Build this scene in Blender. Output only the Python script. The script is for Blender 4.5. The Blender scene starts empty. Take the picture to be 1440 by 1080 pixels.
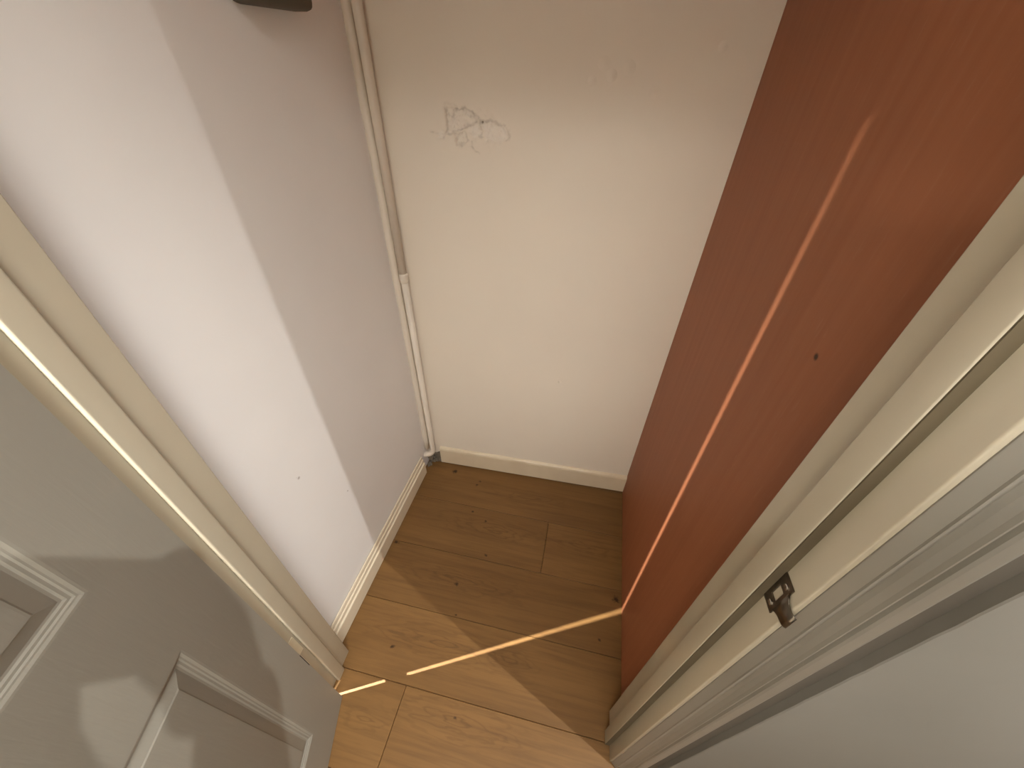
import bpy, bmesh, math, random
import numpy as np
from mathutils import Vector, Matrix, noise

# ------------------------------------------------------------------ camera, world, lamps, exposure
sc = bpy.context.scene
COL = sc.collection
H = 1.45
RC = np.array([[0.976573, 0.21444124, 0.01789233],
               [0.15128274, -0.62505235, -0.76578267],
               [-0.15303175, 0.75054948, -0.6428505]])      # camera right / down / forward
CAM = np.array([0, 0, H])
cd = bpy.data.cameras.new('camera'); cam = bpy.data.objects.new('camera', cd); COL.objects.link(cam)
cd.sensor_fit = 'HORIZONTAL'; cd.sensor_width = 36; cd.lens = 551.42 / 1440 * 36; cd.clip_start = 0.005
M = Matrix.Identity(4)
for i in range(3):
    M[i][0] = RC[0][i]; M[i][1] = -RC[1][i]; M[i][2] = -RC[2][i]; M[i][3] = CAM[i]
cam.matrix_world = M
sc.camera = cam

world = bpy.data.worlds.new('world'); sc.world = world; world.use_nodes = True
world.node_tree.nodes['Background'].inputs[0].default_value = (0.02, 0.018, 0.015, 1)
world.node_tree.nodes['Background'].inputs[1].default_value = 0.0

LAMP1 = (1.06, -0.15, 2.3)       # ceiling spot to the right of the doorway
LAMP2 = (-1.507, -0.311, 2.3)    # ceiling spot to the left, behind the open door
FILL_LAMP = (0.20, -0.42, 2.3)       # made-up wide soft lamp above the photographer, added to fill the closet
EDGE_LAMP = (-0.650, -0.524, 2.3)      # added spot behind the door, shining through the hinge gap onto the stop
P1, P2, P3, P4 = 128, 1950, 186, 360
for nm, loc, pw in (('ceiling_or_added_spot_light', LAMP1, P1), ('ceiling_or_added_spot_light', LAMP2, P2), ('fill_disc_light', FILL_LAMP, P3), ('ceiling_or_added_spot_light', EDGE_LAMP, P4)):
    l = bpy.data.lights.new(nm, 'SPOT'); l.spot_size = math.radians({LAMP1: 148, LAMP2: 142, FILL_LAMP: 146, EDGE_LAMP: 118}[loc]); l.spot_blend = 1.0; l.energy = pw; l.color = (1, 0.97, 0.92); l.shadow_soft_size = 0.28 if loc is FILL_LAMP else 0.007
    o = bpy.data.objects.new(nm, l); COL.objects.link(o); o.location = loc
vs = sc.view_settings
vs.view_transform = 'Standard'; vs.look = 'None'; vs.gamma = 1; vs.use_curve_mapping = False
vs.exposure = 0.05
sc.cycles.max_bounces = 16; sc.cycles.diffuse_bounces = 10; sc.cycles.glossy_bounces = 4
sc.cycles.use_denoising = True
random.seed(4)

# ------------------------------------------------------------------ helpers
def tag(o, label=None, cat=None, group=None, kind=None):
    if label: o['label'] = label
    if cat: o['category'] = cat
    if group: o['group'] = group
    if kind: o['kind'] = kind
    return o

def mesh_obj(name, verts, faces, mat=None, parent=None, smooth=False):
    me = bpy.data.meshes.new(name)
    me.from_pydata([tuple(v) for v in verts], [], faces); me.update()
    o = bpy.data.objects.new(name, me); COL.objects.link(o)
    if mat: me.materials.append(mat)
    if parent: o.parent = parent
    if smooth:
        for p in me.polygons: p.use_smooth = True
    return o

def bm_obj(name, bm, mat=None, parent=None, smooth=False):
    me = bpy.data.meshes.new(name); bmesh.ops.recalc_face_normals(bm, faces=bm.faces); bm.to_mesh(me); bm.free()
    o = bpy.data.objects.new(name, me); COL.objects.link(o)
    if mat: me.materials.append(mat)
    if parent: o.parent = parent
    if smooth:
        for p in me.polygons: p.use_smooth = True
    return o

def empty(name, loc=(0, 0, 0), rz=0):
    o = bpy.data.objects.new(name, None); COL.objects.link(o); o.location = loc; o.rotation_euler = (0, 0, rz)
    o.empty_display_size = 0.05
    return o

def prism(name, pts, z0, z1, mat, parent=None, bevel=0):
    """vertical prism over a plan polygon"""
    bm = bmesh.new(); n = len(pts)
    lo = [bm.verts.new((x, y, z0)) for x, y in pts]; hi = [bm.verts.new((x, y, z1)) for x, y in pts]
    bm.faces.new(lo[::-1]); bm.faces.new(hi)
    for i in range(n):
        j = (i + 1) % n; bm.faces.new((lo[i], lo[j], hi[j], hi[i]))
    o = bm_obj(name, bm, mat, parent)
    if bevel:
        m = o.modifiers.new('bevel', 'BEVEL'); m.width = bevel; m.segments = 3; m.limit_method = 'ANGLE'; m.angle_limit = 0.6
        for p in o.data.polygons: p.use_smooth = True
        m.harden_normals = False
    return o

def sweep(name, a, b, prof, mat, parent=None, up=(0, 0, 1), out=None, smooth=False):
    """extrude a closed profile [(t, z)] from a to b; t runs along `out`, z along up"""
    a, b = Vector(a), Vector(b); out = Vector(out); up = Vector(up); n = len(prof)
    v = [p + out * t + up * z for p in (a, b) for t, z in prof]
    f = [tuple(range(n))[::-1], tuple(range(n, 2 * n))] + [(i, (i + 1) % n, n + (i + 1) % n, n + i) for i in range(n)]
    o = mesh_obj(name, v, f, mat, parent)
    bm = bmesh.new(); bm.from_mesh(o.data); bmesh.ops.recalc_face_normals(bm, faces=bm.faces); bm.to_mesh(o.data); bm.free()
    return o

def tube(bm, path, r, seg=14):
    path = [Vector(p) for p in path]; rs = r if isinstance(r, (list, tuple)) else [r] * len(path)
    rings = []; ref = None
    for i, p in enumerate(path):
        d = (path[min(i + 1, len(path) - 1)] - path[max(i - 1, 0)]).normalized()
        if ref is None:
            ref = d.orthogonal().normalized()
        ref = (ref - d * ref.dot(d)).normalized(); q = d.cross(ref)
        rings.append([bm.verts.new(p + (ref * math.cos(2 * math.pi * k / seg) + q * math.sin(2 * math.pi * k / seg)) * rs[i]) for k in range(seg)])
    for A, B in zip(rings, rings[1:]):
        for k in range(seg): bm.faces.new((A[k], A[(k + 1) % seg], B[(k + 1) % seg], B[k]))
    bm.faces.new(rings[0][::-1]); bm.faces.new(rings[-1])

def capsule(bm, a, b, ra, rb, seg=14, sq=None):
    """closed tapered limb with round ends"""
    a, b = Vector(a), Vector(b); d = (b - a).normalized()
    pts = []; rr = []
    for t in (-0.97, -0.8, -0.45): pts.append(a + d * ra * t); rr.append(ra * math.sqrt(1 - t * t))
    pts += [a, b]; rr += [ra, rb]
    for t in (0.45, 0.8, 0.97): pts.append(b + d * rb * t); rr.append(rb * math.sqrt(1 - t * t))
    tube(bm, pts, rr, seg)

def ellipsoid(bm, c, r, seg=20):
    m = bmesh.ops.create_uvsphere(bm, u_segments=seg, v_segments=seg // 2 + 2, radius=1)
    for v in m['verts']: v.co = Vector(c) + Vector((v.co.x * r[0], v.co.y * r[1], v.co.z * r[2]))

# door-frame coordinates (the frame wall is turned 2.1 degrees to the floor boards)
TH = math.radians(2.1); CT, ST = math.cos(TH), math.sin(TH)
def F(X, Y): return (X * CT - Y * ST, X * ST + Y * CT)
def FP(pts): return [F(*p) for p in pts]
E1 = Vector((CT, ST, 0)); E2 = Vector((-ST, CT, 0))

# ------------------------------------------------------------------ materials
class NT:
    def __init__(s, name, rough=0.5, spec=0.5):
        s.m = bpy.data.materials.new(name); s.m.use_nodes = True; s.t = s.m.node_tree; s.n = s.t.nodes
        s.b = s.n['Principled BSDF']; s.b.inputs['Roughness'].default_value = rough
        s.b.inputs['Specular IOR Level'].default_value = spec
        s.pos = s.n.new('ShaderNodeNewGeometry').outputs['Position']
    def link(s, a, b): s.t.links.new(a, b)
    def val(s, sock, v):
        if hasattr(v, 'links') or isinstance(v, bpy.types.NodeSocket): s.link(v, sock)
        else: sock.default_value = v
    def math(s, op, a, b=0.0, c=0.0, clamp=False):
        n = s.n.new('ShaderNodeMath'); n.operation = op; n.use_clamp = clamp
        for i, v in enumerate((a, b, c)): s.val(n.inputs[i], v)
        return n.outputs[0]
    def vmath(s, op, a, b=(0, 0, 0)):
        n = s.n.new('ShaderNodeVectorMath'); n.operation = op
        s.val(n.inputs[0], a); s.val(n.inputs[1], b)
        return n.outputs['Value'] if op in ('LENGTH', 'DISTANCE', 'DOT_PRODUCT') else n.outputs[0]
    def noise(s, vec, scale, detail=3, rough=0.5, dist=0.0):
        n = s.n.new('ShaderNodeTexNoise'); s.link(vec, n.inputs['Vector'])
        n.inputs['Scale'].default_value = scale; n.inputs['Detail'].default_value = detail
        n.inputs['Roughness'].default_value = rough; n.inputs['Distortion'].default_value = dist
        return n.outputs[0]
    def ramp(s, fac, stops):
        n = s.n.new('ShaderNodeValToRGB'); s.link(fac, n.inputs[0]); e = n.color_ramp.elements
        while len(e) < len(stops): e.new(0.5)
        for el, (p, c) in zip(e, stops): el.position = p; el.color = (c[0], c[1], c[2], 1) if not isinstance(c, (int, float)) else (c, c, c, 1)
        return n.outputs[0]
    def mix(s, fac, a, b, mode='MIX'):
        n = s.n.new('ShaderNodeMix'); n.data_type = 'RGBA'; n.blend_type = mode
        s.val(n.inputs[0], fac)
        for sock, v in ((n.inputs[6], a), (n.inputs[7], b)):
            if isinstance(v, tuple): sock.default_value = (v[0], v[1], v[2], 1)
            else: s.link(v, sock)
        return n.outputs[2]
    def bump(s, h, strength, dist=0.002):
        n = s.n.new('ShaderNodeBump'); s.link(h, n.inputs['Height']); n.inputs['Strength'].default_value = strength
        n.inputs['Distance'].default_value = dist; s.link(n.outputs[0], s.b.inputs['Normal'])
    def color(s, c):
        if isinstance(c, tuple): s.b.inputs['Base Color'].default_value = (c[0], c[1], c[2], 1)
        else: s.link(c, s.b.inputs['Base Color'])
    def spots(s, pts, squash=(1, 1, 1), jit=0.0, jscale=90):
        """soft dots at given world points: [(x, y, z, r)]"""
        acc = None
        if jit: nz = s.math('MULTIPLY', s.math('SUBTRACT', s.noise(s.pos, jscale, 3), 0.5), jit)
        for x, y, z, r in pts:
            d = s.vmath('LENGTH', s.vmath('MULTIPLY', s.vmath('SUBTRACT', s.pos, (x, y, z)), squash))
            if jit: d = s.math('ADD', d, s.math('MULTIPLY', nz, r * 100))
            m = s.math('SUBTRACT', 1.0, s.math('DIVIDE', d, r), clamp=True)
            acc = m if acc is None else s.math('MAXIMUM', acc, m)
        return acc

def wall_mat(name, base, tint, bump=0.25, rough=0.75, dots=None, dimples=None):
    t = NT(name, rough, 0.25)
    n1 = t.noise(t.pos, 2.2, 4); n2 = t.noise(t.pos, 26, 4, 0.6)
    c = t.mix(t.ramp(n1, [(0.35, 0), (0.65, 1)]), base, tint)
    if dots:
        j = t.vmath('ADD', t.pos, (0, 0, 0))
        c = t.mix(t.math('MULTIPLY', t.ramp(t.spots(dots), [(0, 0), (0.6, 1)]), 0.75), c, (0.12, 0.09, 0.07))
    t.color(c)
    h = t.math('ADD', t.math('MULTIPLY', t.noise(t.pos, 5, 2), 1.6), t.math('MULTIPLY', n2, 0.25))
    h = t.math('ADD', h, t.math('MULTIPLY', t.noise(t.pos, 180, 2), 0.03))
    if dimples:
        h = t.math('ADD', h, t.math('MULTIPLY', t.spots(dimples), 1.0))
    t.bump(h, bump, 0.006)
    return t.m

def paint_mat(name, base, tint, rough=0.35, bump=0.12, stretch=(9, 9, 1.2), spec=0.4):
    t = NT(name, rough, spec)
    p = t.vmath('MULTIPLY', t.pos, stretch)
    n = t.noise(p, 6, 3)
    t.color(t.mix(t.ramp(t.noise(t.pos, 7, 3), [(0.3, 0), (0.7, 1)]), base, tint))
    t.bump(t.math('ADD', n, t.math('MULTIPLY', t.noise(t.pos, 60, 2), 0.3)), bump, 0.002)
    return t.m

MT = {}
MT['wall_left'] = wall_mat('white_emulsion', (0.86, 0.855, 0.85), (0.83, 0.82, 0.81), 0.22,
                           dots=[(-.608, .457, .661, .006), (-.608, .452, .668, .004), (-.608, .36, .44, .004), (-.608, .372, .445, .003),
                                 (-.608, .574, .445, .0035), (-.608, .35, .43, .003)])
MT['wall_back'] = wall_mat('warm_white_emulsion', (0.84, 0.78, 0.68), (0.81, 0.75, 0.655), 0.35,
                           dimples=[(-.038, 1.09, 1.439, .014), (.014, 1.09, 1.434, .014), (.075, 1.092, 1.393, .012), (.078, 1.092, 1.31, .03),
                                    (-.02, 1.09, 1.42, .012), (-.06, 1.09, 1.41, .01), (.19, 1.095, 1.47, .01)])
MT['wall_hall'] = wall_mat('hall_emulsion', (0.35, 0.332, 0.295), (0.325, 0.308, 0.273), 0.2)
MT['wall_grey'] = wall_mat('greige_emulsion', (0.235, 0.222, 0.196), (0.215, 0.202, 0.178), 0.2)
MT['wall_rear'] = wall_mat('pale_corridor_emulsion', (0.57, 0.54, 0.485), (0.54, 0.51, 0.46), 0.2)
MT['plaster_edge'] = wall_mat('shaded_plaster_edge', (0.155, 0.138, 0.115), (0.14, 0.125, 0.104), 0.3)  # darker than the plaster skin: the recess's shade put into the colour
MT['ceiling'] = wall_mat('ceiling_white', (0.85, 0.83, 0.79), (0.82, 0.80, 0.76), 0.1)
MT['cream'] = paint_mat('cream_gloss_paint', (0.53, 0.48, 0.37), (0.50, 0.45, 0.345), rough=0.2, spec=0.6)
MT['skirting'] = paint_mat('cream_skirting_paint', (0.80, 0.72, 0.57), (0.74, 0.66, 0.51), stretch=(9, 1.2, 9))
MT['skirting_back'] = paint_mat('old_cream_skirting_paint', (0.76, 0.67, 0.51), (0.68, 0.58, 0.43), stretch=(1.2, 9, 9))
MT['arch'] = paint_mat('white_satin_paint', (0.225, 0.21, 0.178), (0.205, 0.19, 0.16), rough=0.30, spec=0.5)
MT['pipe'] = paint_mat('painted_pipe', (0.79, 0.73, 0.64), (0.75, 0.69, 0.59), rough=0.4)

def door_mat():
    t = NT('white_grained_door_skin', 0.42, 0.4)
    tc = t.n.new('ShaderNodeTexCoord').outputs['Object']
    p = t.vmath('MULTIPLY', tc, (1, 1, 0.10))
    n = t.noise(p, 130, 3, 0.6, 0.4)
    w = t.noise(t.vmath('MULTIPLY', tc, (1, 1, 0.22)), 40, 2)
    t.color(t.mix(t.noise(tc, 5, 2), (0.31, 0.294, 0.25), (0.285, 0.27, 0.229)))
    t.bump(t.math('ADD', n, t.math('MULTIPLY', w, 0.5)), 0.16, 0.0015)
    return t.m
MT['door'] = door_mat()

def panel_mat():
    t = NT('red_brown_board', 0.5, 0.2)
    p = t.vmath('MULTIPLY', t.pos, (1, 1, 0.035))
    n = t.noise(p, 55, 4, 0.6); n2 = t.noise(t.vmath('MULTIPLY', t.pos, (1, 1, 0.12)), 190, 3, 0.6)
    c = t.mix(t.ramp(n, [(0.3, 0), (0.75, 1)]), (0.285, 0.100, 0.044), (0.325, 0.122, 0.056))
    c = t.mix(t.math('MULTIPLY', t.ramp(n2, [(0.60, 0), (0.8, 1)]), 0.5), c, (0.37, 0.165, 0.09))
    d = t.spots([(.28, .45, 1.18, .006)])
    c = t.mix(t.ramp(d, [(0, 0), (0.5, 1)]), c, (0.05, 0.02, 0.01))
    t.color(c); t.bump(t.math('ADD', n2, n), 0.12, 0.001)
    return t.m
MT['panel'] = panel_mat()

def wood_mat():
    t = NT('oak_laminate', 0.45, 0.28)
    rnd = t.n.new('ShaderNodeObjectInfo').outputs['Random']
    off = t.n.new('ShaderNodeCombineXYZ'); t.link(t.math('MULTIPLY', rnd, 37.0), off.inputs[0]); t.link(t.math('MULTIPLY', rnd, 91.0), off.inputs[2])
    pv = t.vmath('ADD', t.pos, off.outputs[0])
    lo = t.noise(t.vmath('MULTIPLY', pv, (1.2, 7, 1)), 1.5, 3, 0.5)
    fine = t.noise(t.vmath('MULTIPLY', pv, (3, 110, 1)), 1.6, 4, 0.65)
    med = t.noise(t.vmath('MULTIPLY', pv, (1.6, 26, 1)), 2.0, 4, 0.6, 0.6)
    c = t.mix(t.ramp(lo, [(0.3, 0), (0.7, 1)]), (0.235, 0.126, 0.043), (0.186, 0.097, 0.032))
    c = t.mix(t.math('MULTIPLY', t.ramp(med, [(0.45, 0), (0.75, 1)]), 0.5), c, (0.105, 0.053, 0.020))
    c = t.mix(t.math('MULTIPLY', t.ramp(fine, [(0.5, 0), (0.78, 1)]), 0.30), c, (0.09, 0.045, 0.017))
    # cathedral figure and knots: nested stretched rings
    for i, (x, y, sx, sy, rad) in enumerate([(-.235, .795, 2.4, 9.5, 1.0), (-.285, .575, 2.2, 11, 1.0), (-.30, .375, 2.0, 10, 1.0),
                                           (-.07, .375, 4.0, 11, .8), (-.18, .20, 2.2, 9, .9), (-.44, .15, 3.5, 12, .7),
                                           (.13, .80, 2.6, 12, .8), (-.12, .97, 2.2, 12, .8)]):
        q = t.vmath('MULTIPLY', t.vmath('SUBTRACT', t.pos, (x, y, 0)), (sx, sy, 0))
        wob = t.math('MULTIPLY', t.noise(t.vmath('MULTIPLY', t.pos, (4, 22, 1)), 2.0, 3), 0.55)
        d = t.math('ADD', t.vmath('LENGTH', q), wob)
        ring = t.math('SINE', t.math('MULTIPLY', d, 42.0))
        ring = t.ramp(ring, [(0.2, 0), (1.0, 1)])
        mask = t.math('SUBTRACT', 1.0, t.math('DIVIDE', d, rad), clamp=True)
        c = t.mix(t.math('MULTIPLY', t.math('MULTIPLY', ring, mask), 0.6), c, (0.08, 0.040, 0.014))
    k = t.spots([(-.464, 1.03, 0, .012), (-.339, 1.004, 0, .006), (-.346, .983, 0, .006), (-.327, .854, 0, .005), (-.263, .823, 0, .005),
                 (-.226, .686, 0, .006), (-.302, .562, 0, .008), (-.269, .465, 0, .004), (-.436, .333, 0, .006), (.258, .635, 0, .013),
                 (.208, .497, 0, .005), (-.185, .209, 0, .005), (-.575, .66, 0, .008)], (0.75, 1, 1), 0.02)
    c = t.mix(t.math('MULTIPLY', t.ramp(k, [(0, 0), (0.75, 1)]), 0.88), c, (0.02, 0.009, 0.004))
    v = t.math('ADD', 0.92, t.math('MULTIPLY', rnd, 0.16))
    hsv = t.n.new('ShaderNodeHueSaturation'); t.link(c, hsv.inputs['Color']); t.link(v, hsv.inputs['Value'])
    t.color(hsv.outputs[0]); t.bump(t.math('ADD', fine, t.math('MULTIPLY', med, 0.5)), 0.10, 0.0006)
    return t.m
MT['wood'] = wood_mat()

def plain(name, c, rough=0.5, metal=0.0, spec=0.5, scale=30, var=0.15):
    t = NT(name, rough, spec); t.b.inputs['Metallic'].default_value = metal
    t.color(t.mix(t.noise(t.pos, scale, 3), tuple(x * (1 - var) for x in c), tuple(min(1, x * (1 + var)) for x in c)))
    return t.m
MT['dark'] = plain('dark_gap', (0.02, 0.014, 0.01), 0.9)
MT['shade_bracket'] = plain('dark_bracket_shade', (0.10, 0.082, 0.06), 0.8)
MT['strip'] = plain('brown_stop_shade', (0.115, 0.090, 0.052), 0.85)
MT['metal'] = plain('tarnished_steel', (0.17, 0.145, 0.115), 0.30, 1.0, scale=90, var=0.4)
MT['screw'] = plain('steel_screw', (0.45, 0.42, 0.37), 0.25, 1.0)
MT['hinge'] = plain('painted_hinge', (0.66, 0.58, 0.42), 0.4)
MT['rubble'] = plain('crumbling_mortar', (0.17, 0.145, 0.11), 0.95, scale=160, var=0.7)
MT['skin'] = plain('skin', (0.55, 0.33, 0.24), 0.5)
MT['jumper'] = plain('grey_knit', (0.28, 0.27, 0.26), 0.95, scale=200)
MT['jeans'] = plain('denim', (0.08, 0.11, 0.18), 0.9, scale=200)
MT['hair'] = plain('brown_hair', (0.06, 0.035, 0.02), 0.6)
MT['shoe'] = plain('black_leather', (0.03, 0.03, 0.03), 0.4)
MT['phone'] = plain('black_phone_glass', (0.02, 0.02, 0.022), 0.15)
MT['white_plastic'] = plain('white_fitting', (0.8, 0.79, 0.76), 0.35)
t = NT('lit_bulb', 0.4); t.b.inputs['Emission Color'].default_value = (1, 0.9, 0.78, 1); t.b.inputs['Emission Strength'].default_value = 12; t.color((0.9, 0.9, 0.85)); MT['bulb'] = t.m
t = NT('fill_frosted_disc', 0.4); t.b.inputs['Emission Color'].default_value = (1, 0.96, 0.88, 1); t.b.inputs['Emission Strength'].default_value = 2; t.color((0.9, 0.9, 0.85)); MT['disc'] = t.m

# ------------------------------------------------------------------ structure
ZC = 2.325                      # ceiling height
XL, XR = -2.3, 2.1              # corridor ends
YB = -0.80                      # far corridor wall
YF = 0.203                      # corridor face of the frame wall (frame coordinates)
YFL = 0.1995                    # same, left of the door
YBK = 0.312                     # closet face of the lining

# floor boards
floor = mesh_obj('floor', [(XL - .1, YB - .1, -.02), (XR + .1, YB - .1, -.02), (XR + .1, 1.2, -.02), (XL - .1, 1.2, -.02),
                           (XL - .1, YB - .1, -.012), (XR + .1, YB - .1, -.012), (XR + .1, 1.2, -.012), (XL - .1, 1.2, -.012)],
                 [(3, 2, 1, 0), (4, 5, 6, 7), (0, 1, 5, 4), (1, 2, 6, 5), (2, 3, 7, 6), (3, 0, 4, 7)], MT['dark'])
tag(floor, 'oak coloured laminate floor running from the corridor into the closet', 'floor', kind='structure')
PW, PL = 0.2085, 1.29
def plank(x0, x1, y0, y1):
    g = 0.0005; c = 0.0013; x0 += g; x1 -= g; y0 += g; y1 -= g
    zb, zt = -0.012, 0.0
    v = [(x0, y0, zb), (x1, y0, zb), (x1, y1, zb), (x0, y1, zb),
         (x0, y0, zt - c), (x1, y0, zt - c), (x1, y1, zt - c), (x0, y1, zt - c),
         (x0 + c, y0 + c, zt), (x1 - c, y0 + c, zt), (x1 - c, y1 - c, zt), (x0 + c, y1 - c, zt)]
    f = [(3, 2, 1, 0), (8, 9, 10, 11)]
    for a in (0, 4):
        for i in range(4): f.append((a + i, a + (i + 1) % 4, a + 4 + (i + 1) % 4, a + 4 + i))
    mesh_obj('plank', v, f, MT['wood'], floor)
row0 = 0.041
joints = {-4: .3, -3: -.6, -2: .1, -1: -.9, 0: -.352, 1: .62, 2: -.95, 3: -.013, 4: -.80}
for k in range(-4, 6):
    y0 = row0 + PW * k; y1 = min(y0 + PW, 1.13)
    if y0 < -0.0: x_lo, x_hi = XL, XR
    elif k == 0: x_lo, x_hi = XL, XR
    else: x_lo, x_hi = -0.625, 0.30
    x = joints.get(k, .4)
    while x > x_lo: x -= PL
    while x < x_hi:
        a, b = max(x, x_lo), min(x + PL, x_hi)
        if b - a > 0.01: plank(a, b, y0, y1)
        x += PL

# closet walls
BACK = lambda x: 1.0917 + 0.0295 * x
wl = prism('wall_left', [(-.614, .28), (-.602, BACK(-.602)), (-.602, 1.2), (-.72, 1.2), (-.72, .28)], -.012, ZC, MT['wall_left'])
tag(wl, 'smooth white painted side wall of the closet, left of the pipes', 'wall', kind='structure')
DX_0, DX_1, DZ_0, DZ_1 = -.465, -.215, 1.235, 1.375
xs_ = [-.72, DX_0, DX_1, .40]; zs_ = [-.012, DZ_0, DZ_1, ZC]
v = [(x, BACK(x), z) for z in zs_ for x in xs_] + [(-.72, 1.22, -.012), (.40, 1.22, -.012), (.40, 1.22, ZC), (-.72, 1.22, ZC)]
f = [(r * 4 + c, r * 4 + c + 1, r * 4 + c + 5, r * 4 + c + 4) for r in range(3) for c in range(3) if (r, c) != (1, 1)]
f += [(17, 16, 19, 18), (16, 17, 3, 2, 1, 0), (12, 13, 14, 15, 18, 19), (16, 0, 4, 8, 12, 19), (3, 17, 18, 15, 11, 7)]
wb = mesh_obj('wall_back', v, f, MT['wall_back'])
tag(wb, 'cream white end wall of the closet with damaged plaster', 'wall', kind='structure')
bm = bmesh.new()
wr = prism('wall_right', FP([(.2895, YBK - .002)]) + [(.31, .32), (.305, BACK(.305)), (.2795, BACK(.28) - .0005)], .001, ZC, MT['panel'])
tag(wr, 'reddish brown board panel forming the right side of the closet', 'wall panel', kind='structure')
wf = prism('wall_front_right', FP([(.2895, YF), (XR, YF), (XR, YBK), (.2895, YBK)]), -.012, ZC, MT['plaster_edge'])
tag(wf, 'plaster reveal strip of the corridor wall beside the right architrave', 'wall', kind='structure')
# proud plaster skin with an uneven edge
vs_, fs_ = [], []
NZ = 90
for i in range(NZ + 1):
    z = -.012 + (ZC + .012) * i / NZ
    e = .3602 + .0012 * noise.noise((z * 9, 0, 3)) + .0008 * noise.noise((z * 31, 5, 3))
    for X, Y in ((e, YF + .002), (e, YF - .0105), (e + .002, YF - .0115), (XR, YF - .0115), (XR, YF + .002)):
        vs_.append((*F(X, Y), z))
for i in range(NZ):
    for j in range(5):
        a, b = i * 5 + j, i * 5 + (j + 1) % 5; fs_.append((a, a + 5, b + 5, b))
fs_.append((4, 3, 2, 1, 0)); fs_.append(tuple(NZ * 5 + j for j in range(5)))
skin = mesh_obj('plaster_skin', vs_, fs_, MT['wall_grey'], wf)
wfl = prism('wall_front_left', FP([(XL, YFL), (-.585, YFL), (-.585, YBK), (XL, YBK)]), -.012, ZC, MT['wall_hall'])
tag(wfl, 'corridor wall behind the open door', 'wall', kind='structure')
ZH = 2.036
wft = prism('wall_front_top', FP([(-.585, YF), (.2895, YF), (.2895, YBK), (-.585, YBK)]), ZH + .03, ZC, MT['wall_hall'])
tag(wft, 'corridor wall above the closet doorway', 'wall', kind='structure')
tag(prism('wall_rear', [(XL - .1, YB - .1), (XR + .1, YB - .1), (XR + .1, YB), (XL - .1, YB)], -.012, ZC, MT['wall_rear']), 'corridor wall facing the closet doorway', 'wall', kind='structure')
for nm, x0, x1, lab in (('wall_corridor_left', XL - .1, XL, 'end wall of the corridor beyond the open door'),
                        ('wall_corridor_right', XR, XR + .1, 'end wall of the corridor to the right of the doorway')):
    tag(prism(nm, [(x0, YB), (x1, YB), (x1, .45), (x0, .45)], -.012, ZC, MT['wall_hall']), lab, 'wall', kind='structure')
ce = prism('ceiling', [(XL - .1, YB - .1), (XR + .1, YB - .1), (XR + .1, 1.2), (XL - .1, 1.2)], ZC, ZC + .08, MT['ceiling'])
tag(ce, 'white ceiling over corridor and closet', 'ceiling', kind='structure')

# damaged plaster on the back wall: a relief patch
def px_lines():
    P = lambda x, z: (x, z)
    deep = [[(-.404, 1.357), (-.392, 1.360), (-.378, 1.358), (-.368, 1.355)], [(-.394, 1.352), (-.398, 1.335), (-.396, 1.318), (-.400, 1.302), (-.408, 1.290)],
            [(-.376, 1.344), (-.362, 1.351), (-.345, 1.350), (-.330, 1.343), (-.318, 1.330), (-.326, 1.322), (-.345, 1.316), (-.360, 1.309)],
            [(-.318, 1.330), (-.308, 1.326), (-.297, 1.327), (-.288, 1.331)], [(-.36, 1.309), (-.374, 1.303), (-.396, 1.300)],
            [(-.312, 1.322), (-.309, 1.305), (-.314, 1.296), (-.306, 1.294)], [(-.373, 1.296), (-.375, 1.282), (-.369, 1.276), (-.358, 1.280)],
            [(-.336, 1.286), (-.339, 1.273), (-.330, 1.264), (-.318, 1.258)], [(-.288, 1.331), (-.265, 1.325), (-.248, 1.320)],
            [(-.246, 1.315), (-.240, 1.300), (-.247, 1.288)], [(-.441, 1.301), (-.430, 1.298), (-.421, 1.300)], [(-.392, 1.338), (-.380, 1.333), (-.376, 1.344)]]
    rise = [[(-.352, 1.337), (-.336, 1.334)], [(-.335, 1.305), (-.318, 1.302)], [(-.385, 1.320), (-.370, 1.322)], [(-.388, 1.345), (-.384, 1.339)],
            [(-.295, 1.318), (-.26, 1.305)], [(-.29, 1.30), (-.26, 1.29)], [(-.355, 1.29), (-.345, 1.28)]]
    return deep, rise
def seg_d(px, pz, L):
    d = 9e9
    for (x0, z0), (x1, z1) in zip(L, L[1:]):
        dx, dz = x1 - x0, z1 - z0; tt = np.clip(((px - x0) * dx + (pz - z0) * dz) / (dx * dx + dz * dz), 0, 1)
        d = np.minimum(d, np.hypot(px - x0 - tt * dx, pz - z0 - tt * dz))
    return d
x0, x1, z0, z1 = DX_0, DX_1, DZ_0, DZ_1
nx, nz = 167, 94
gx, gz = np.meshgrid(np.linspace(x0, x1, nx), np.linspace(z0, z1, nz))
jx = np.array([[noise.noise((x * 70, z * 70, 1)) for x in gx[0]] for z in gz[:, 0]]); jz = np.array([[noise.noise((x * 70, z * 70, 9)) for x in gx[0]] for z in gz[:, 0]])
jx2 = np.array([[noise.noise((x * 210, z * 210, 1)) for x in gx[0]] for z in gz[:, 0]]); jz2 = np.array([[noise.noise((x * 210, z * 210, 9)) for x in gx[0]] for z in gz[:, 0]])
wx, wz = gx + .0048 * jx + .0022 * jx2, gz + .0048 * jz + .0022 * jz2
deep, rise = px_lines()
env = np.clip(1.25 - np.hypot((gx + .335) / .105, (gz - 1.308) / .062), 0, 1); env = env * env * (3 - 2 * env)
hgt = 0.0030 * env + 0.0034 * env * np.array([[noise.fractal((x * 38, z * 38, 2), 1, 2, 4) for x in gx[0]] for z in gz[:, 0]])
crack = np.zeros_like(gx); brk = 0.5 + 0.9 * np.array([[noise.noise((x * 120, z * 120, 4)) for x in gx[0]] for z in gz[:, 0]])
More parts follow.
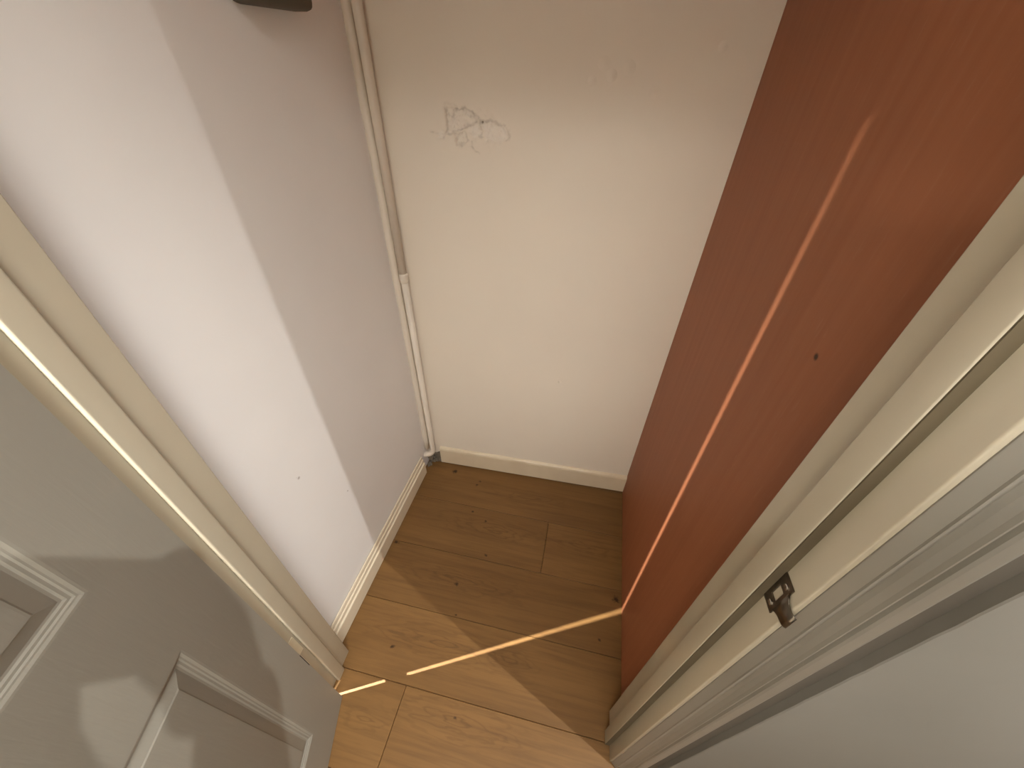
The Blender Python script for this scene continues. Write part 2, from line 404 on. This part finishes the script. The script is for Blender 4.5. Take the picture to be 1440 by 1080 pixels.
def inside(px, pz, P):
    c = np.zeros(px.shape, bool)
    for (xa, za), (xb, zb) in zip(P, P[1:] + P[:1]):
        c ^= ((za > pz) != (zb > pz)) & (px < (xb - xa) * (pz - za) / (zb - za + 1e-12) + xa)
    return c
def poly_mask(P, w):
    d = seg_d(wx, wz, P + P[:1]); d = np.where(inside(wx, wz, P), d, -d); return np.clip(d / w + .5, 0, 1)
rough = np.array([[noise.fractal((x * 95, z * 95, 6), 1, 2, 4) for x in gx[0]] for z in gz[:, 0]])
chip = [[(-.400, 1.354), (-.372, 1.346), (-.345, 1.351), (-.318, 1.331), (-.340, 1.315), (-.372, 1.303), (-.402, 1.294), (-.396, 1.318)],
        [(-.377, 1.298), (-.352, 1.304), (-.344, 1.286), (-.358, 1.276), (-.374, 1.274)]]
flake = [[(-.345, 1.312), (-.317, 1.320), (-.309, 1.296), (-.327, 1.288)], [(-.309, 1.323), (-.285, 1.327), (-.252, 1.317), (-.243, 1.298), (-.255, 1.284), (-.30, 1.287)],
         [(-.355, 1.343), (-.335, 1.343), (-.329, 1.334), (-.352, 1.331)], [(-.425, 1.299), (-.410, 1.303), (-.404, 1.288), (-.424, 1.283)], [(-.388, 1.331), (-.372, 1.334), (-.366, 1.318), (-.386, 1.312)]]
pale = np.zeros_like(gx)
for P in chip:
    m = poly_mask(P, .004); hgt += m * (-.0055 + .0030 * rough); pale = np.maximum(pale, m * .45); crack = np.maximum(crack, .40 * np.exp(-(seg_d(wx, wz, P + P[:1]) / .0022) ** 2) * np.clip(brk + .2, 0, 1))
for P in flake:
    m = poly_mask(P, .009); hgt += m * (.0030 + .0030 * rough); pale = np.maximum(pale, m * (.6 + .4 * brk))
for i, L in enumerate(deep):
    w = .0031 if i in (1, 2, 3) else .0021
    e = np.exp(-(seg_d(wx, wz, L) / w) ** 2) * np.clip(brk + .15, 0.05, 1); crack = np.maximum(crack, e * (.95 if i in (2, 3) else .55))
hgt -= .0026 * crack
hole = np.exp(-(np.hypot(gx + .3065, gz - 1.3255) / .0024) ** 2); hgt -= .004 * hole; crack = np.maximum(crack, hole * 3)
edge = np.minimum.reduce([(gx - x0), (x1 - gx), (gz - z0), (z1 - gz)]); fade = np.clip(edge / .035, 0, 1); fade = fade * fade * (3 - 2 * fade)
hgt = hgt * fade
verts = [(gx[j, i], BACK(gx[j, i]) - float(hgt[j, i]), gz[j, i]) for j in range(nz) for i in range(nx)]
faces = [(j * nx + i, j * nx + i + 1, (j + 1) * nx + i + 1, (j + 1) * nx + i) for j in range(nz - 1) for i in range(nx - 1)]
t = NT('damaged_plaster', 0.75, 0.25)
at = t.n.new('ShaderNodeAttribute'); at.attribute_name = 'crack'
at2 = t.n.new('ShaderNodeAttribute'); at2.attribute_name = 'pale'
t.color(t.mix(at.outputs['Fac'], t.mix(t.math('MULTIPLY', at2.outputs['Fac'], 0.55), t.mix(t.ramp(t.noise(t.pos, 2.2, 4), [(0.35, 0), (0.65, 1)]), (0.84, 0.78, 0.68), (0.81, 0.75, 0.655)), (0.87, 0.84, 0.78)), (0.16, 0.12, 0.08)))  # cracks and chip edges darkened: dirt, and shade put into the colour
t.bump(t.math('ADD', t.math('MULTIPLY', t.noise(t.pos, 5, 2), 1.6), t.math('MULTIPLY', t.noise(t.pos, 26, 4, 0.6), 0.25)), 0.35, 0.006)
pp = mesh_obj('plaster_damage', verts, faces, t.m, wb, smooth=True)
a_ = pp.data.attributes.new('crack', 'FLOAT', 'POINT'); a_.data.foreach_set('value', np.clip(crack * .46 * fade, 0, 1).ravel().astype(np.float32))
a_ = pp.data.attributes.new('pale', 'FLOAT', 'POINT'); a_.data.foreach_set('value', np.clip(pale * fade, 0, 1).ravel().astype(np.float32))
pp['label'] = 'patch of cracked and flaking plaster'
# filled screw hole
bm = bmesh.new(); ellipsoid(bm, (-.049, BACK(-.049), .56), (.006, .004, .006), 12)
nh = bm_obj('nail_head', bm, MT['wall_back'], wb, True); nh['label'] = 'painted-over nail head'

# baseboards
bl = sweep('baseboard_left', (-.6128, .296, 0), (-.6022, .995, 0),
           [(0, .0035), (.0175, .0035), (.0175, .0665), (.0165, .0690), (.0125, .0705), (.0108, .0735), (.0125, .0760), (.0130, .0820), (.0120, .0885), (.0090, .0905), (.0076, .0930), (.0090, .0955),
            (.0092, .1010), (.0080, .1070), (.0060, .1095), (.0038, .1095), (.0032, .1060), (.0032, .0960), (0, .0960)],
           MT['skirting'], out=(1, -.015, 0))
tag(bl, 'cream grooved skirting board along the white left wall', 'skirting', kind='structure')
pr = [(0, .006), (.0125, .006), (.0135, .090), (.011, .098), (.006, .102), (0, .103)]
vs_, fs_ = [], []; N = 60
for i in range(N + 1):
    x = -.540 + (.281 + .540) * i / N
    for j, (tt, z) in enumerate(pr):
        w = noise.noise((x * 14, j, 7)) * (.0018 if j >= 3 else .0006)
        vs_.append((x, BACK(x) + .001 - tt - w * .6, z + w))
n = len(pr)
for i in range(N):
    for j in range(n):
        a, b = i * n + j, i * n + (j + 1) % n; fs_.append((a, b, b + n, a + n))
fs_.append(tuple(range(n))); fs_.append(tuple(N * n + j for j in range(n))[::-1])
bb = mesh_obj('baseboard_back', vs_, fs_, MT['skirting_back'])
tag(bb, 'low old cream skirting board under the cracked end wall', 'skirting', kind='structure')
# crumbling mortar in the corner under the pipe
def lump(name, c, r, mat, parent, seed, sub=3):
    bm = bmesh.new(); bmesh.ops.create_icosphere(bm, subdivisions=sub, radius=1)
    for v in bm.verts:
        k = 1 + .45 * noise.noise(v.co * 1.6 + Vector((seed, 0, 0))) + .45 * noise.noise(v.co * 4 + Vector((seed, 3, 0)))
        v.co = Vector((c[0] + v.co.x * r[0] * k, c[1] + v.co.y * r[1] * k, c[2] + v.co.z * r[2] * k))
    return bm_obj(name, bm, mat, parent, False)
for q, (c_, r_) in enumerate((((-.552, 1.073, .012), (.016, .006, .016)), ((-.566, 1.070, .010), (.013, .008, .013)), ((-.549, 1.073, .045), (.012, .005, .022)),
                              ((-.578, 1.066, .008), (.014, .010, .010)), ((-.566, 1.073, .040), (.015, .005, .018)), ((-.590, 1.045, .003), (.011, .016, .007)), ((-.585, 1.060, .030), (.012, .010, .020)))):
    lump('mortar', c_, r_, MT['rubble'], wb, 1.7 * q, 2)

# ------------------------------------------------------------------ door lining (trim) with stops and strike plate
fr = empty('trim_1', (*F(-.15, .25), 0)); tag(fr, 'cream gloss painted door lining around the closet opening', 'door frame', kind='structure')
def child(o, p):
    o.parent = p; o.matrix_parent_inverse = Matrix.Translation(p.location).inverted() if p.rotation_euler.z == 0 else (Matrix.Translation(p.location) @ Matrix.Rotation(p.rotation_euler.z, 4, 'Z')).inverted()
    return o
STH = .0125
child(prism('jamb', FP([(.2555, YF), (.2895, YF), (.2895, YBK), (.2555, YBK)]), .002, ZH + .03, MT['cream'], bevel=.0022), fr)
child(prism('jamb', FP([(-.585, YFL), (-.552, YFL), (-.552, YBK), (-.585, YBK)]), .003, ZH + .03, MT['cream'], bevel=.0022), fr)
child(prism('stop', FP([(.2555 - STH, .2365), (.256, .2365), (.256, .2665), (.2555 - STH, .2665)]), .001, ZH, MT['cream'], bevel=.0015), fr)
child(prism('stop', FP([(-.5525, .2345), (-.552 + STH, .2345), (-.552 + STH, .2665), (-.5525, .2665)]), .006, ZH, MT['cream'], bevel=.0042), fr)
child(prism('head', FP([(-.552, YF), (.2555, YF), (.2555, YBK), (-.552, YBK)]), ZH, ZH + .03, MT['cream'], bevel=.002), fr)
child(prism('head_stop', FP([(-.5395, .2365), (.243, .2365), (.243, .2665), (-.5395, .2665)]), ZH - STH, ZH, MT['cream'], bevel=.002), fr)

ds = child(prism('stop_shade_strip', FP([(.2442, .2352), (.2556, .2352), (.2556, .2372), (.2442, .2372)]), .004, 1.62, MT['strip']), fr); ds['label'] = 'dull brown strip standing in for shade on the stop'  # added strip: the shaded front of the stop put in as colour
# strike plate
def extr(name, outline, hole, f3, th, mat, parent):
    """flat plate: outline and one hole (same vertex count) in 2D mapped by f3(a, b, h)"""
    bm = bmesh.new(); n = len(outline)
    R_ = [[bm.verts.new(f3(a, b, h)) for a, b in L] for h in (0, th) for L in (outline, hole)]
    o0, h0, o1, h1 = R_
    for i in range(n):
        j = (i + 1) % n
        bm.faces.new((o1[i], o1[j], h1[j], h1[i])); bm.faces.new((o0[j], o0[i], h0[i], h0[j]))
        bm.faces.new((o0[i], o0[j], o1[j], o1[i])); bm.faces.new((h0[j], h0[i], h1[i], h1[j]))
    return bm_obj(name, bm, mat, parent)
XS = .2555
f3 = lambda a, b, h: (*F(XS - h, a), b)
sp = extr('strike_plate', [(.2155, .990), (.2355, .990), (.2355, 1.0445), (.2155, 1.0445)], [(.2205, 1.006), (.2305, 1.006), (.2305, 1.027), (.2205, 1.027)], f3, .0016, MT['metal'], None)
child(sp, fr); sp['label'] = 'tarnished dark metal strike plate'
lip_path = [(.2160, .0010), (.211, .0012), (.2065, .0012), (.202, .0010), (.198, .0002), (.1955, -.0018)]
bm = bmesh.new(); rows = []
for k, (Y, h) in enumerate(lip_path):
    wdt = [.0205, .0150, .0128, .0124, .0122, .0115][k]
    row = []
    for s_ in (-1, 1):
        for hh in (0.0, .0014):
            row.append(bm.verts.new((*F(XS - h - hh, Y), 1.0175 + s_ * wdt)))
    rows.append(row)
for A, B in zip(rows, rows[1:]):
    bm.faces.new((A[1], A[3], B[3], B[1])); bm.faces.new((A[0], B[0], B[2], A[2])); bm.faces.new((A[0], A[1], B[1], B[0])); bm.faces.new((A[3], A[2], B[2], B[3]))
bm.faces.new((rows[0][0], rows[0][2], rows[0][3], rows[0][1])); bm.faces.new((rows[-1][0], rows[-1][1], rows[-1][3], rows[-1][2]))
lip = bm_obj('lip', bm, MT['metal'], None, True); child(lip, sp); lip.matrix_parent_inverse = (sp.matrix_parent_inverse.inverted() @ Matrix.Identity(4)) if False else Matrix.Translation(fr.location).inverted() @ Matrix.Identity(4)
lip.matrix_parent_inverse = Matrix.Identity(4)
for zz in (.9985, 1.0360):
    bm = bmesh.new()
    c0 = Vector((*F(XS - .0014, .2235), zz)); tube(bm, [c0, c0 - E1 * .0012, c0 - E1 * .0016], [.0036, .0036, .0022], 12)
    s = bm_obj('screw', bm, MT['screw'], sp); s.matrix_parent_inverse = Matrix.Identity(4)

# architraves
AP = [(0, -.003), (0, .001), (.0005, .0015), (.0095, .0088), (.0102, .0104), (.0116, .0104), (.0140, .0076), (.020, .0066), (.026, .0080), (.031, .0118), (.0333, .0146), (.0348, .0146),
      (.0366, .0112), (.0385, .0114), (.0405, .0150), (.044, .0160), (.055, .0160), (.059, .0145), (.0612, .010), (.0615, .004), (.0615, -.003)]
def architrave(name, X0, sgn, yf, z1, label):
    v = []; n = len(AP)
    for z in (.002, z1):
        for tt, h in AP: v.append((*F(X0 + sgn * tt, yf - h), z + (0 if z < 1 else tt)))
    f = [tuple(range(n)), tuple(range(n, 2 * n))] + [(i, (i + 1) % n, n + (i + 1) % n, n + i) for i in range(n)]
    o = mesh_obj(name, v, f, MT['arch']); b = bmesh.new(); b.from_mesh(o.data); bmesh.ops.recalc_face_normals(b, faces=b.faces); b.to_mesh(o.data); b.free()
    return tag(o, label, 'architrave', kind='structure')
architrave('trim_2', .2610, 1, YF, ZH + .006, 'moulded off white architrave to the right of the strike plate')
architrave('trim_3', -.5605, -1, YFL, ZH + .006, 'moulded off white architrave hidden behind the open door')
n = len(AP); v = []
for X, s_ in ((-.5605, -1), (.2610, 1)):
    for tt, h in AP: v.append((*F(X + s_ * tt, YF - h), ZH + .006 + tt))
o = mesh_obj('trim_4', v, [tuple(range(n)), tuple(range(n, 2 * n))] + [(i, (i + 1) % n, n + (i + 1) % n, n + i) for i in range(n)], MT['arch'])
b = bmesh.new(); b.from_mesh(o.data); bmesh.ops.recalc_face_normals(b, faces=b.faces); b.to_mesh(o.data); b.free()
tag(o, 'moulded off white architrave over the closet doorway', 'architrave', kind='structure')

# ------------------------------------------------------------------ the open door
PV = F(-.5525, .1955); PHI = 75.4
door = empty('door_1', (PV[0], PV[1], 0), TH - math.radians(PHI))
tag(door, 'open white panelled door with fine grain, seen on the left', 'door', kind='structure')
DX0, DW, DY0, DT, DZ0, DZ1 = .0035, .795, .0042, .0345, .006, ZH - .003
PROF = [(0, 0), (.003, .0004), (.006, .0030), (.008, .0036), (.0095, .0060), (.0125, .0066), (.0145, .0090), (.0175, .0094), (.0365, .0030), (.0385, .0014), (.041, .0012)]
cols = [(.105, .352), (.443, .690)]
rows_ = [(.172, .790), (.985, 1.600), (1.690, 1.915)]
def door_face(bm, ysurf, ny):
    xs = sorted({0, DW} | {c for a in cols for c in a}); zs = sorted({DZ0, DZ1} | {c for a in rows_ for c in a})
    for i in range(len(xs) - 1):
        for j in range(len(zs) - 1):
            if (xs[i], xs[i + 1]) in cols and (zs[j], zs[j + 1]) in rows_: continue
            q = [bm.verts.new((DX0 + x, ysurf, z)) for x, z in ((xs[i], zs[j]), (xs[i + 1], zs[j]), (xs[i + 1], zs[j + 1]), (xs[i], zs[j + 1]))]
            bm.faces.new(q)
    for a, b_ in cols:
        for c, d in rows_:
            loops = [[bm.verts.new((DX0 + x, ysurf - ny * dp, z)) for x, z in ((a + s, c + s), (b_ - s, c + s), (b_ - s, d - s), (a + s, d - s))] for s, dp in [(p, q * .78) for p, q in PROF]]
            for L0, L1 in zip(loops, loops[1:]):
                for i in range(4): bm.faces.new((L0[i], L0[(i + 1) % 4], L1[(i + 1) % 4], L1[i]))
            bm.faces.new(loops[-1])
bm = bmesh.new()
door_face(bm, DY0 + DT, 1); door_face(bm, DY0, -1)
for x in (0, DW):
    bm.faces.new([bm.verts.new((DX0 + x, y, z)) for y, z in ((DY0, DZ0), (DY0 + DT, DZ0), (DY0 + DT, DZ1), (DY0, DZ1))])
for z in (DZ0, DZ1):
    bm.faces.new([bm.verts.new((DX0 + x, y, z)) for x, y in ((0, DY0), (DW, DY0), (DW, DY0 + DT), (0, DY0 + DT))])
bmesh.ops.remove_doubles(bm, verts=bm.verts, dist=1e-5)
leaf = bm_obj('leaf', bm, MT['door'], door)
hm = None
for zz in (.306, 1.826):
    bm = bmesh.new()
    tube(bm, [(0, 0, zz), (0, 0, zz + .080)], .0056, 14)
    hg = bm_obj('hinge', bm, MT['hinge'], door, True)
    # leaf let into the door's edge, showing at the inner arris
    bm = bmesh.new()
    for p in [(DX0 - .0022, DX0 + .0002, 0, DT + DY0 - .001)]:
        vv = [bm.verts.new((x, y, z)) for z in (zz, zz + .08) for x, y in ((p[0], p[2]), (p[1], p[2]), (p[1], p[3]), (p[0], p[3]))]
        for q in ((3, 2, 1, 0), (4, 5, 6, 7), (0, 1, 5, 4), (1, 2, 6, 5), (2, 3, 7, 6), (3, 0, 4, 7)): bm.faces.new([vv[i] for i in q])
    bm_obj('hinge_flap', bm, MT['hinge'], hg)
# frame-side hinge flaps and the dark recess line on the door arris
for zz in (.306, 1.826):
    o = prism('hinge_flap', FP([(-.5522, .1955), (-.5505, .1955), (-.5505, .231), (-.5522, .231)]), zz, zz + .08, MT['hinge']); child(o, fr)
    bm = bmesh.new()
    vv = [bm.verts.new((x, y, z)) for z in (zz + .004, zz + .076) for x, y in ((DX0 - .0003, DY0 + DT - .003), (DX0 + .0016, DY0 + DT - .003), (DX0 + .0016, DY0 + DT + .0002), (DX0 - .0003, DY0 + DT + .0002))]
    for q in ((3, 2, 1, 0), (4, 5, 6, 7), (0, 1, 5, 4), (1, 2, 6, 5), (2, 3, 7, 6), (3, 0, 4, 7)): bm.faces.new([vv[i] for i in q])
    bm_obj('hinge_recess', bm, MT['dark'], door)
# lever handle on both sides
for sy, y in ((1, DY0 + DT), (-1, DY0)):
    bm = bmesh.new(); x = DX0 + DW - .055
    tube(bm, [(x, y, 1.02), (x, y + sy * .008, 1.02), (x, y + sy * .010, 1.02)], [.026, .026, .022], 20)
    tube(bm, [(x, y + sy * .006, 1.02), (x, y + sy * .045, 1.02), (x - .012, y + sy * .055, 1.02), (x - .11, y + sy * .055, 1.02)], [.009, .009, .009, .007], 12)
    bm_obj('lever_handle', bm, MT['screw'], door, True)

# ------------------------------------------------------------------ pipes in the far corner
px, py = -.5655, 1.051
pipe = empty('heating_pipe', (px, py, 0)); tag(pipe, 'cream painted pipe with a coupling, in front of the corner', 'pipe')
def pipe_part(name, path, r, seg=16):
    bm = bmesh.new(); tube(bm, path, r, seg); o = bm_obj(name, bm, MT['pipe'], pipe, True); o.matrix_parent_inverse = Matrix.Translation((px, py, 0)).inverted(); return o
zc = .91
pipe_part('pipe_length', [(px - .001, py, ZC), (px - .001, py, zc + .015)], .0118)
pipe_part('coupling', [(px, py, zc + .017), (px, py, zc + .013), (px, py, zc - .010), (px, py, zc - .013)], [.0122, .0140, .0140, .0118])
arc = [(px, py, zc - .01), (px, py, .105)]
for k in range(1, 7):
    a = math.radians(15 * k); arc.append((px - .022 * (1 - math.cos(a)), py - .010 * (1 - math.cos(a)), .105 - .030 * math.sin(a)))
arc += [(px - .040, py - .018, .075)]
pipe_part('elbow_length', arc, [.0112] * 2 + [.0122] * 7)
bm = bmesh.new()
p2 = (-.5945, 1.055)
pts = [(p2[0] + .0025 * noise.noise((z * 3, 1, 1)), p2[1], z) for z in np.linspace(ZC, .100, 40)]
tube(bm, pts, .0112, 14)
o2 = bm_obj('corner_pipe', bm, MT['pipe'], None, True); tag(o2, 'slim painted pipe tucked into the corner, left of the pipe with the coupling', 'pipe')

# ------------------------------------------------------------------ unseen board added above the view to darken the top of the closet
shf = empty('shade_shelf', (-.16, .75, 1.735)); tag(shf, 'added dark board out of view, shading the top of the closet', 'shade_shelf')
o = prism('shade_board', [(-.605, .45), (.278, .45), (.278, 1.030), (-.602, 1.030)], 1.735, 1.755, MT['panel'], bevel=.002); child(o, shf)
for xa, xb in ((-.608, -.560),):
    o = prism('shade_bracket', [(xa, .725), (xb, .725), (xb, .885), (xa, .885)], 1.503, 1.735, MT['shade_bracket'], bevel=.012); child(o, shf)  # coloured dark in place of soft shade high on the left wall

# ------------------------------------------------------------------ ceiling lamps, two of them added (fittings; their lights are set at the top)
for loc, lab, nm, sz in ((LAMP1, 'round ceiling spotlight to the right of the doorway', 'ceiling_or_added_spotlight', 1), (LAMP2, 'round ceiling spotlight far behind the open door', 'ceiling_or_added_spotlight', 1), (EDGE_LAMP, 'added round spotlight behind the hinges, brightening the edge of the left stop', 'ceiling_or_added_spotlight', 1),
                         (FILL_LAMP, 'added wide round fill light over the photographer', 'fill_light', 10.5)):
    e = empty(nm, (loc[0], loc[1], ZC)); tag(e, lab, 'lamp')
    bm = bmesh.new()
    seg = 28; prof = [(.045, 0), (.045, -.004), (.041, -.007), (.030, -.006), (.027, -.001)]
    rings = [[bm.verts.new((r * sz * math.cos(2 * math.pi * k / seg), r * sz * math.sin(2 * math.pi * k / seg), z)) for k in range(seg)] for r, z in prof]
    for A, B in zip(rings, rings[1:]):
        for k in range(seg): bm.faces.new((A[k], A[(k + 1) % seg], B[(k + 1) % seg], B[k]))
    bm_obj('bezel', bm, MT['white_plastic'], e, True)
    bm = bmesh.new(); tube(bm, [(0, 0, -.0005), (0, 0, -.0035), (0, 0, -.005)], [.026 * sz, .026 * sz, .024 * sz], 24); bm_obj('lens', bm, MT['bulb' if sz == 1 else 'disc'], e)

# ------------------------------------------------------------------ the photographer, standing behind the lens; casts the shadow on the door
def cw(u, v, d):                  # held a little back and towards the right-hand lamp
    w = CAM + RC.T @ np.array([u, v, d]); return tuple(w + (np.array(LAMP1) - w) * 0.075)
ph = empty('phone', cw(.075, .03, -.012)); ph.rotation_mode = 'XYZ'; tag(ph, 'black phone held up in both hands behind the view', 'phone')
def rrect(x0, x1, y0, y1, r, n=6):
    out = []
    for cx, cy, a0 in ((x1 - r, y0 + r, -90), (x1 - r, y1 - r, 0), (x0 + r, y1 - r, 90), (x0 + r, y0 + r, 180)):
        for k in range(n + 1):
            a = math.radians(a0 + 90 * k / n); out.append((cx + r * math.cos(a), cy + r * math.sin(a)))
    return out
bm = bmesh.new(); pts = rrect(-.008, .156, -.0150, .0715, .013)
A = [bm.verts.new(cw(u, v, -.007)) for u, v in pts]; B = [bm.verts.new(cw(u, v, -.015)) for u, v in pts]
bm.faces.new(A); bm.faces.new(B[::-1])
for i in range(len(pts)): bm.faces.new((A[i], A[(i + 1) % len(pts)], B[(i + 1) % len(pts)], B[i]))
o = bm_obj('body', bm, MT['phone']); child(o, ph)
bm = bmesh.new(); pts = rrect(-.004, .152, -.011, .0675, .010)
A = [bm.verts.new(cw(u, v, -.0148)) for u, v in pts]; B = [bm.verts.new(cw(u, v, -.0156)) for u, v in pts]
bm.faces.new(A); bm.faces.new(B[::-1])
for i in range(len(pts)): bm.faces.new((A[i], A[(i + 1) % len(pts)], B[(i + 1) % len(pts)], B[i]))
o = bm_obj('screen', bm, MT['phone']); child(o, ph)

GX, GY = .28, -.46
person = empty('person', (GX, GY, 0)); tag(person, 'person in a grey jumper and jeans holding up a phone', 'person')
def limb(bm, pts, rs):
    for (a, ra), (b, rb) in zip(zip(pts, rs), zip(pts[1:], rs[1:])): capsule(bm, a, b, ra, rb)
def fin(o, vox, sm=6):
    m = o.modifiers.new('remesh', 'REMESH'); m.mode = 'VOXEL'; m.voxel_size = vox; m.use_smooth_shade = True
    m = o.modifiers.new('smooth', 'SMOOTH'); m.iterations = sm; m.factor = 0.5
shR, shL = (GX + .19, GY, 1.39), (GX - .19, GY, 1.39)
elR, elL = (.50, -.36, 1.11), (.06, -.40, 1.10)
wrR, wrL = cw(.240, .115, -.035), cw(.150, .250, -.045)
pmR, pmL = cw(.195, .048, -.032), cw(.100, .190, -.034)
def body_shapes(bm, inflate=0, skinset=True):
    i = inflate
    if skinset:
        ellipsoid(bm, (GX, GY + .02, 1.595), (.075, .095, .115)); limb(bm, [(GX, GY, 1.40), (GX, GY + .01, 1.52)], [.058, .052])
        ellipsoid(bm, (GX, GY + .115, 1.59), (.012, .018, .022)); ellipsoid(bm, (GX - .075, GY + .01, 1.595), (.010, .02, .03)); ellipsoid(bm, (GX + .075, GY + .01, 1.595), (.010, .02, .03))
        ellipsoid(bm, (GX, GY + .105, 1.545), (.028, .012, .008)); ellipsoid(bm, (GX - .03, GY + .105, 1.605), (.013, .008, .008)); ellipsoid(bm, (GX + .03, GY + .105, 1.605), (.013, .008, .008))
    ellipsoid(bm, (GX, GY, 1.27), (.165 + i, .105 + i, .185 + i)); ellipsoid(bm, (GX, GY, 1.06), (.145 + i, .10 + i, .18 + i)); ellipsoid(bm, (GX, GY, .93), (.165 + i, .115 + i, .13 + i))
    limb(bm, [(GX, GY, 1.37), shR, elR, wrR], [.075 + i, .060 + i, .044 + i, .029 + i * .8]); limb(bm, [(GX, GY, 1.37), shL, elL, wrL], [.075 + i, .060 + i, .044 + i, .029 + i * .8])
bm = bmesh.new(); body_shapes(bm)
for s_ in (-1, 1):
    limb(bm, [(GX + s_ * .085, GY, .90), (GX + s_ * .095, GY + .01, .50), (GX + s_ * .10, GY - .01, .10)], [.088, .058, .038])
    limb(bm, [(GX + s_ * .10, GY - .02, .05), (GX + s_ * .11, GY + .12, .035)], [.036, .032])
# right hand: palm along the phone's right end, fingers over the top and bottom edges, thumb behind
limb(bm, [wrR, cw(.222, .085, -.034), pmR, cw(.180, .020, -.030)], [.029, .033, .038, .030])
limb(bm, [cw(.205, .065, -.030), cw(.185, .090, -.028), pmR], [.030, .026, .030])
for pts, r in (([(.190, .000, -.028), (.172, -.020, -.020), (.148, -.021, -.016), (.130, -.012, -.019)], .0085),
               ([(.195, .012, -.040), (.176, .000, -.050), (.150, .004, -.040), (.138, .010, -.026)], .0085),
               ([(.190, .075, -.025), (.168, .084, -.018), (.145, .079, -.016), (.126, .072, -.019)], .0085),
               ([(.200, .085, -.028), (.180, .099, -.020), (.158, .094, -.018), (.142, .083, -.018)], .0078),
               ([(.185, .040, -.050), (.165, .050, -.052), (.140, .045, -.038), (.128, .040, -.026)], .0098)):
    limb(bm, [cw(*p) for p in pts], [r * 1.1, r * 1.05, r, r * .85])
# left hand: palm below the phone, fingers steadying its lower left corner
limb(bm, [wrL, cw(.125, .218, -.040), pmL, cw(.065, .160, -.030)], [.029, .032, .037, .030])
for pts, r in (([(.085, .165, -.025), (.060, .130, -.018), (.040, .098, -.016), (.032, .070, -.019)], .0088),
               ([(.068, .160, -.028), (.040, .128, -.020), (.022, .098, -.016), (.016, .070, -.019)], .0088),
               ([(.055, .168, -.030), (.022, .135, -.022), (.004, .100, -.018), (.002, .070, -.019)], .0085),
               ([(.050, .180, -.034), (.012, .150, -.026), (-.008, .115, -.020), (-.010, .080, -.020)], .0075),
               ([(.110, .175, -.050), (.090, .140, -.052), (.070, .100, -.040), (.058, .070, -.026)], .0098)):
    limb(bm, [cw(*p) for p in pts], [r * 1.1, r * 1.05, r, r * .85])
o = bm_obj('figure', bm, MT['skin']); child(o, person); fin(o, .0045, 3)
bm = bmesh.new(); body_shapes(bm, .014, False); o = bm_obj('jumper', bm, MT['jumper']); child(o, person); fin(o, .010)
bm = bmesh.new()
ellipsoid(bm, (GX, GY, .91), (.182, .132, .13))
for s_ in (-1, 1): limb(bm, [(GX + s_ * .085, GY, .88), (GX + s_ * .095, GY + .01, .50), (GX + s_ * .10, GY - .01, .11)], [.100, .074, .062])
o = bm_obj('jeans', bm, MT['jeans']); child(o, person); fin(o, .010)
for s_ in (-1, 1):
    bm = bmesh.new(); limb(bm, [(GX + s_ * .10, GY - .03, .056), (GX + s_ * .112, GY + .13, .046)], [.050, .043]); 
    for v_ in bm.verts: v_.co.z = max(v_.co.z, .002)
    o = bm_obj('shoe', bm, MT['shoe']); child(o, person); fin(o, .006)
bm = bmesh.new(); ellipsoid(bm, (GX, GY, 1.625), (.086, .098, .105)); o = bm_obj('hair', bm, MT['hair'], None, True); child(o, person)
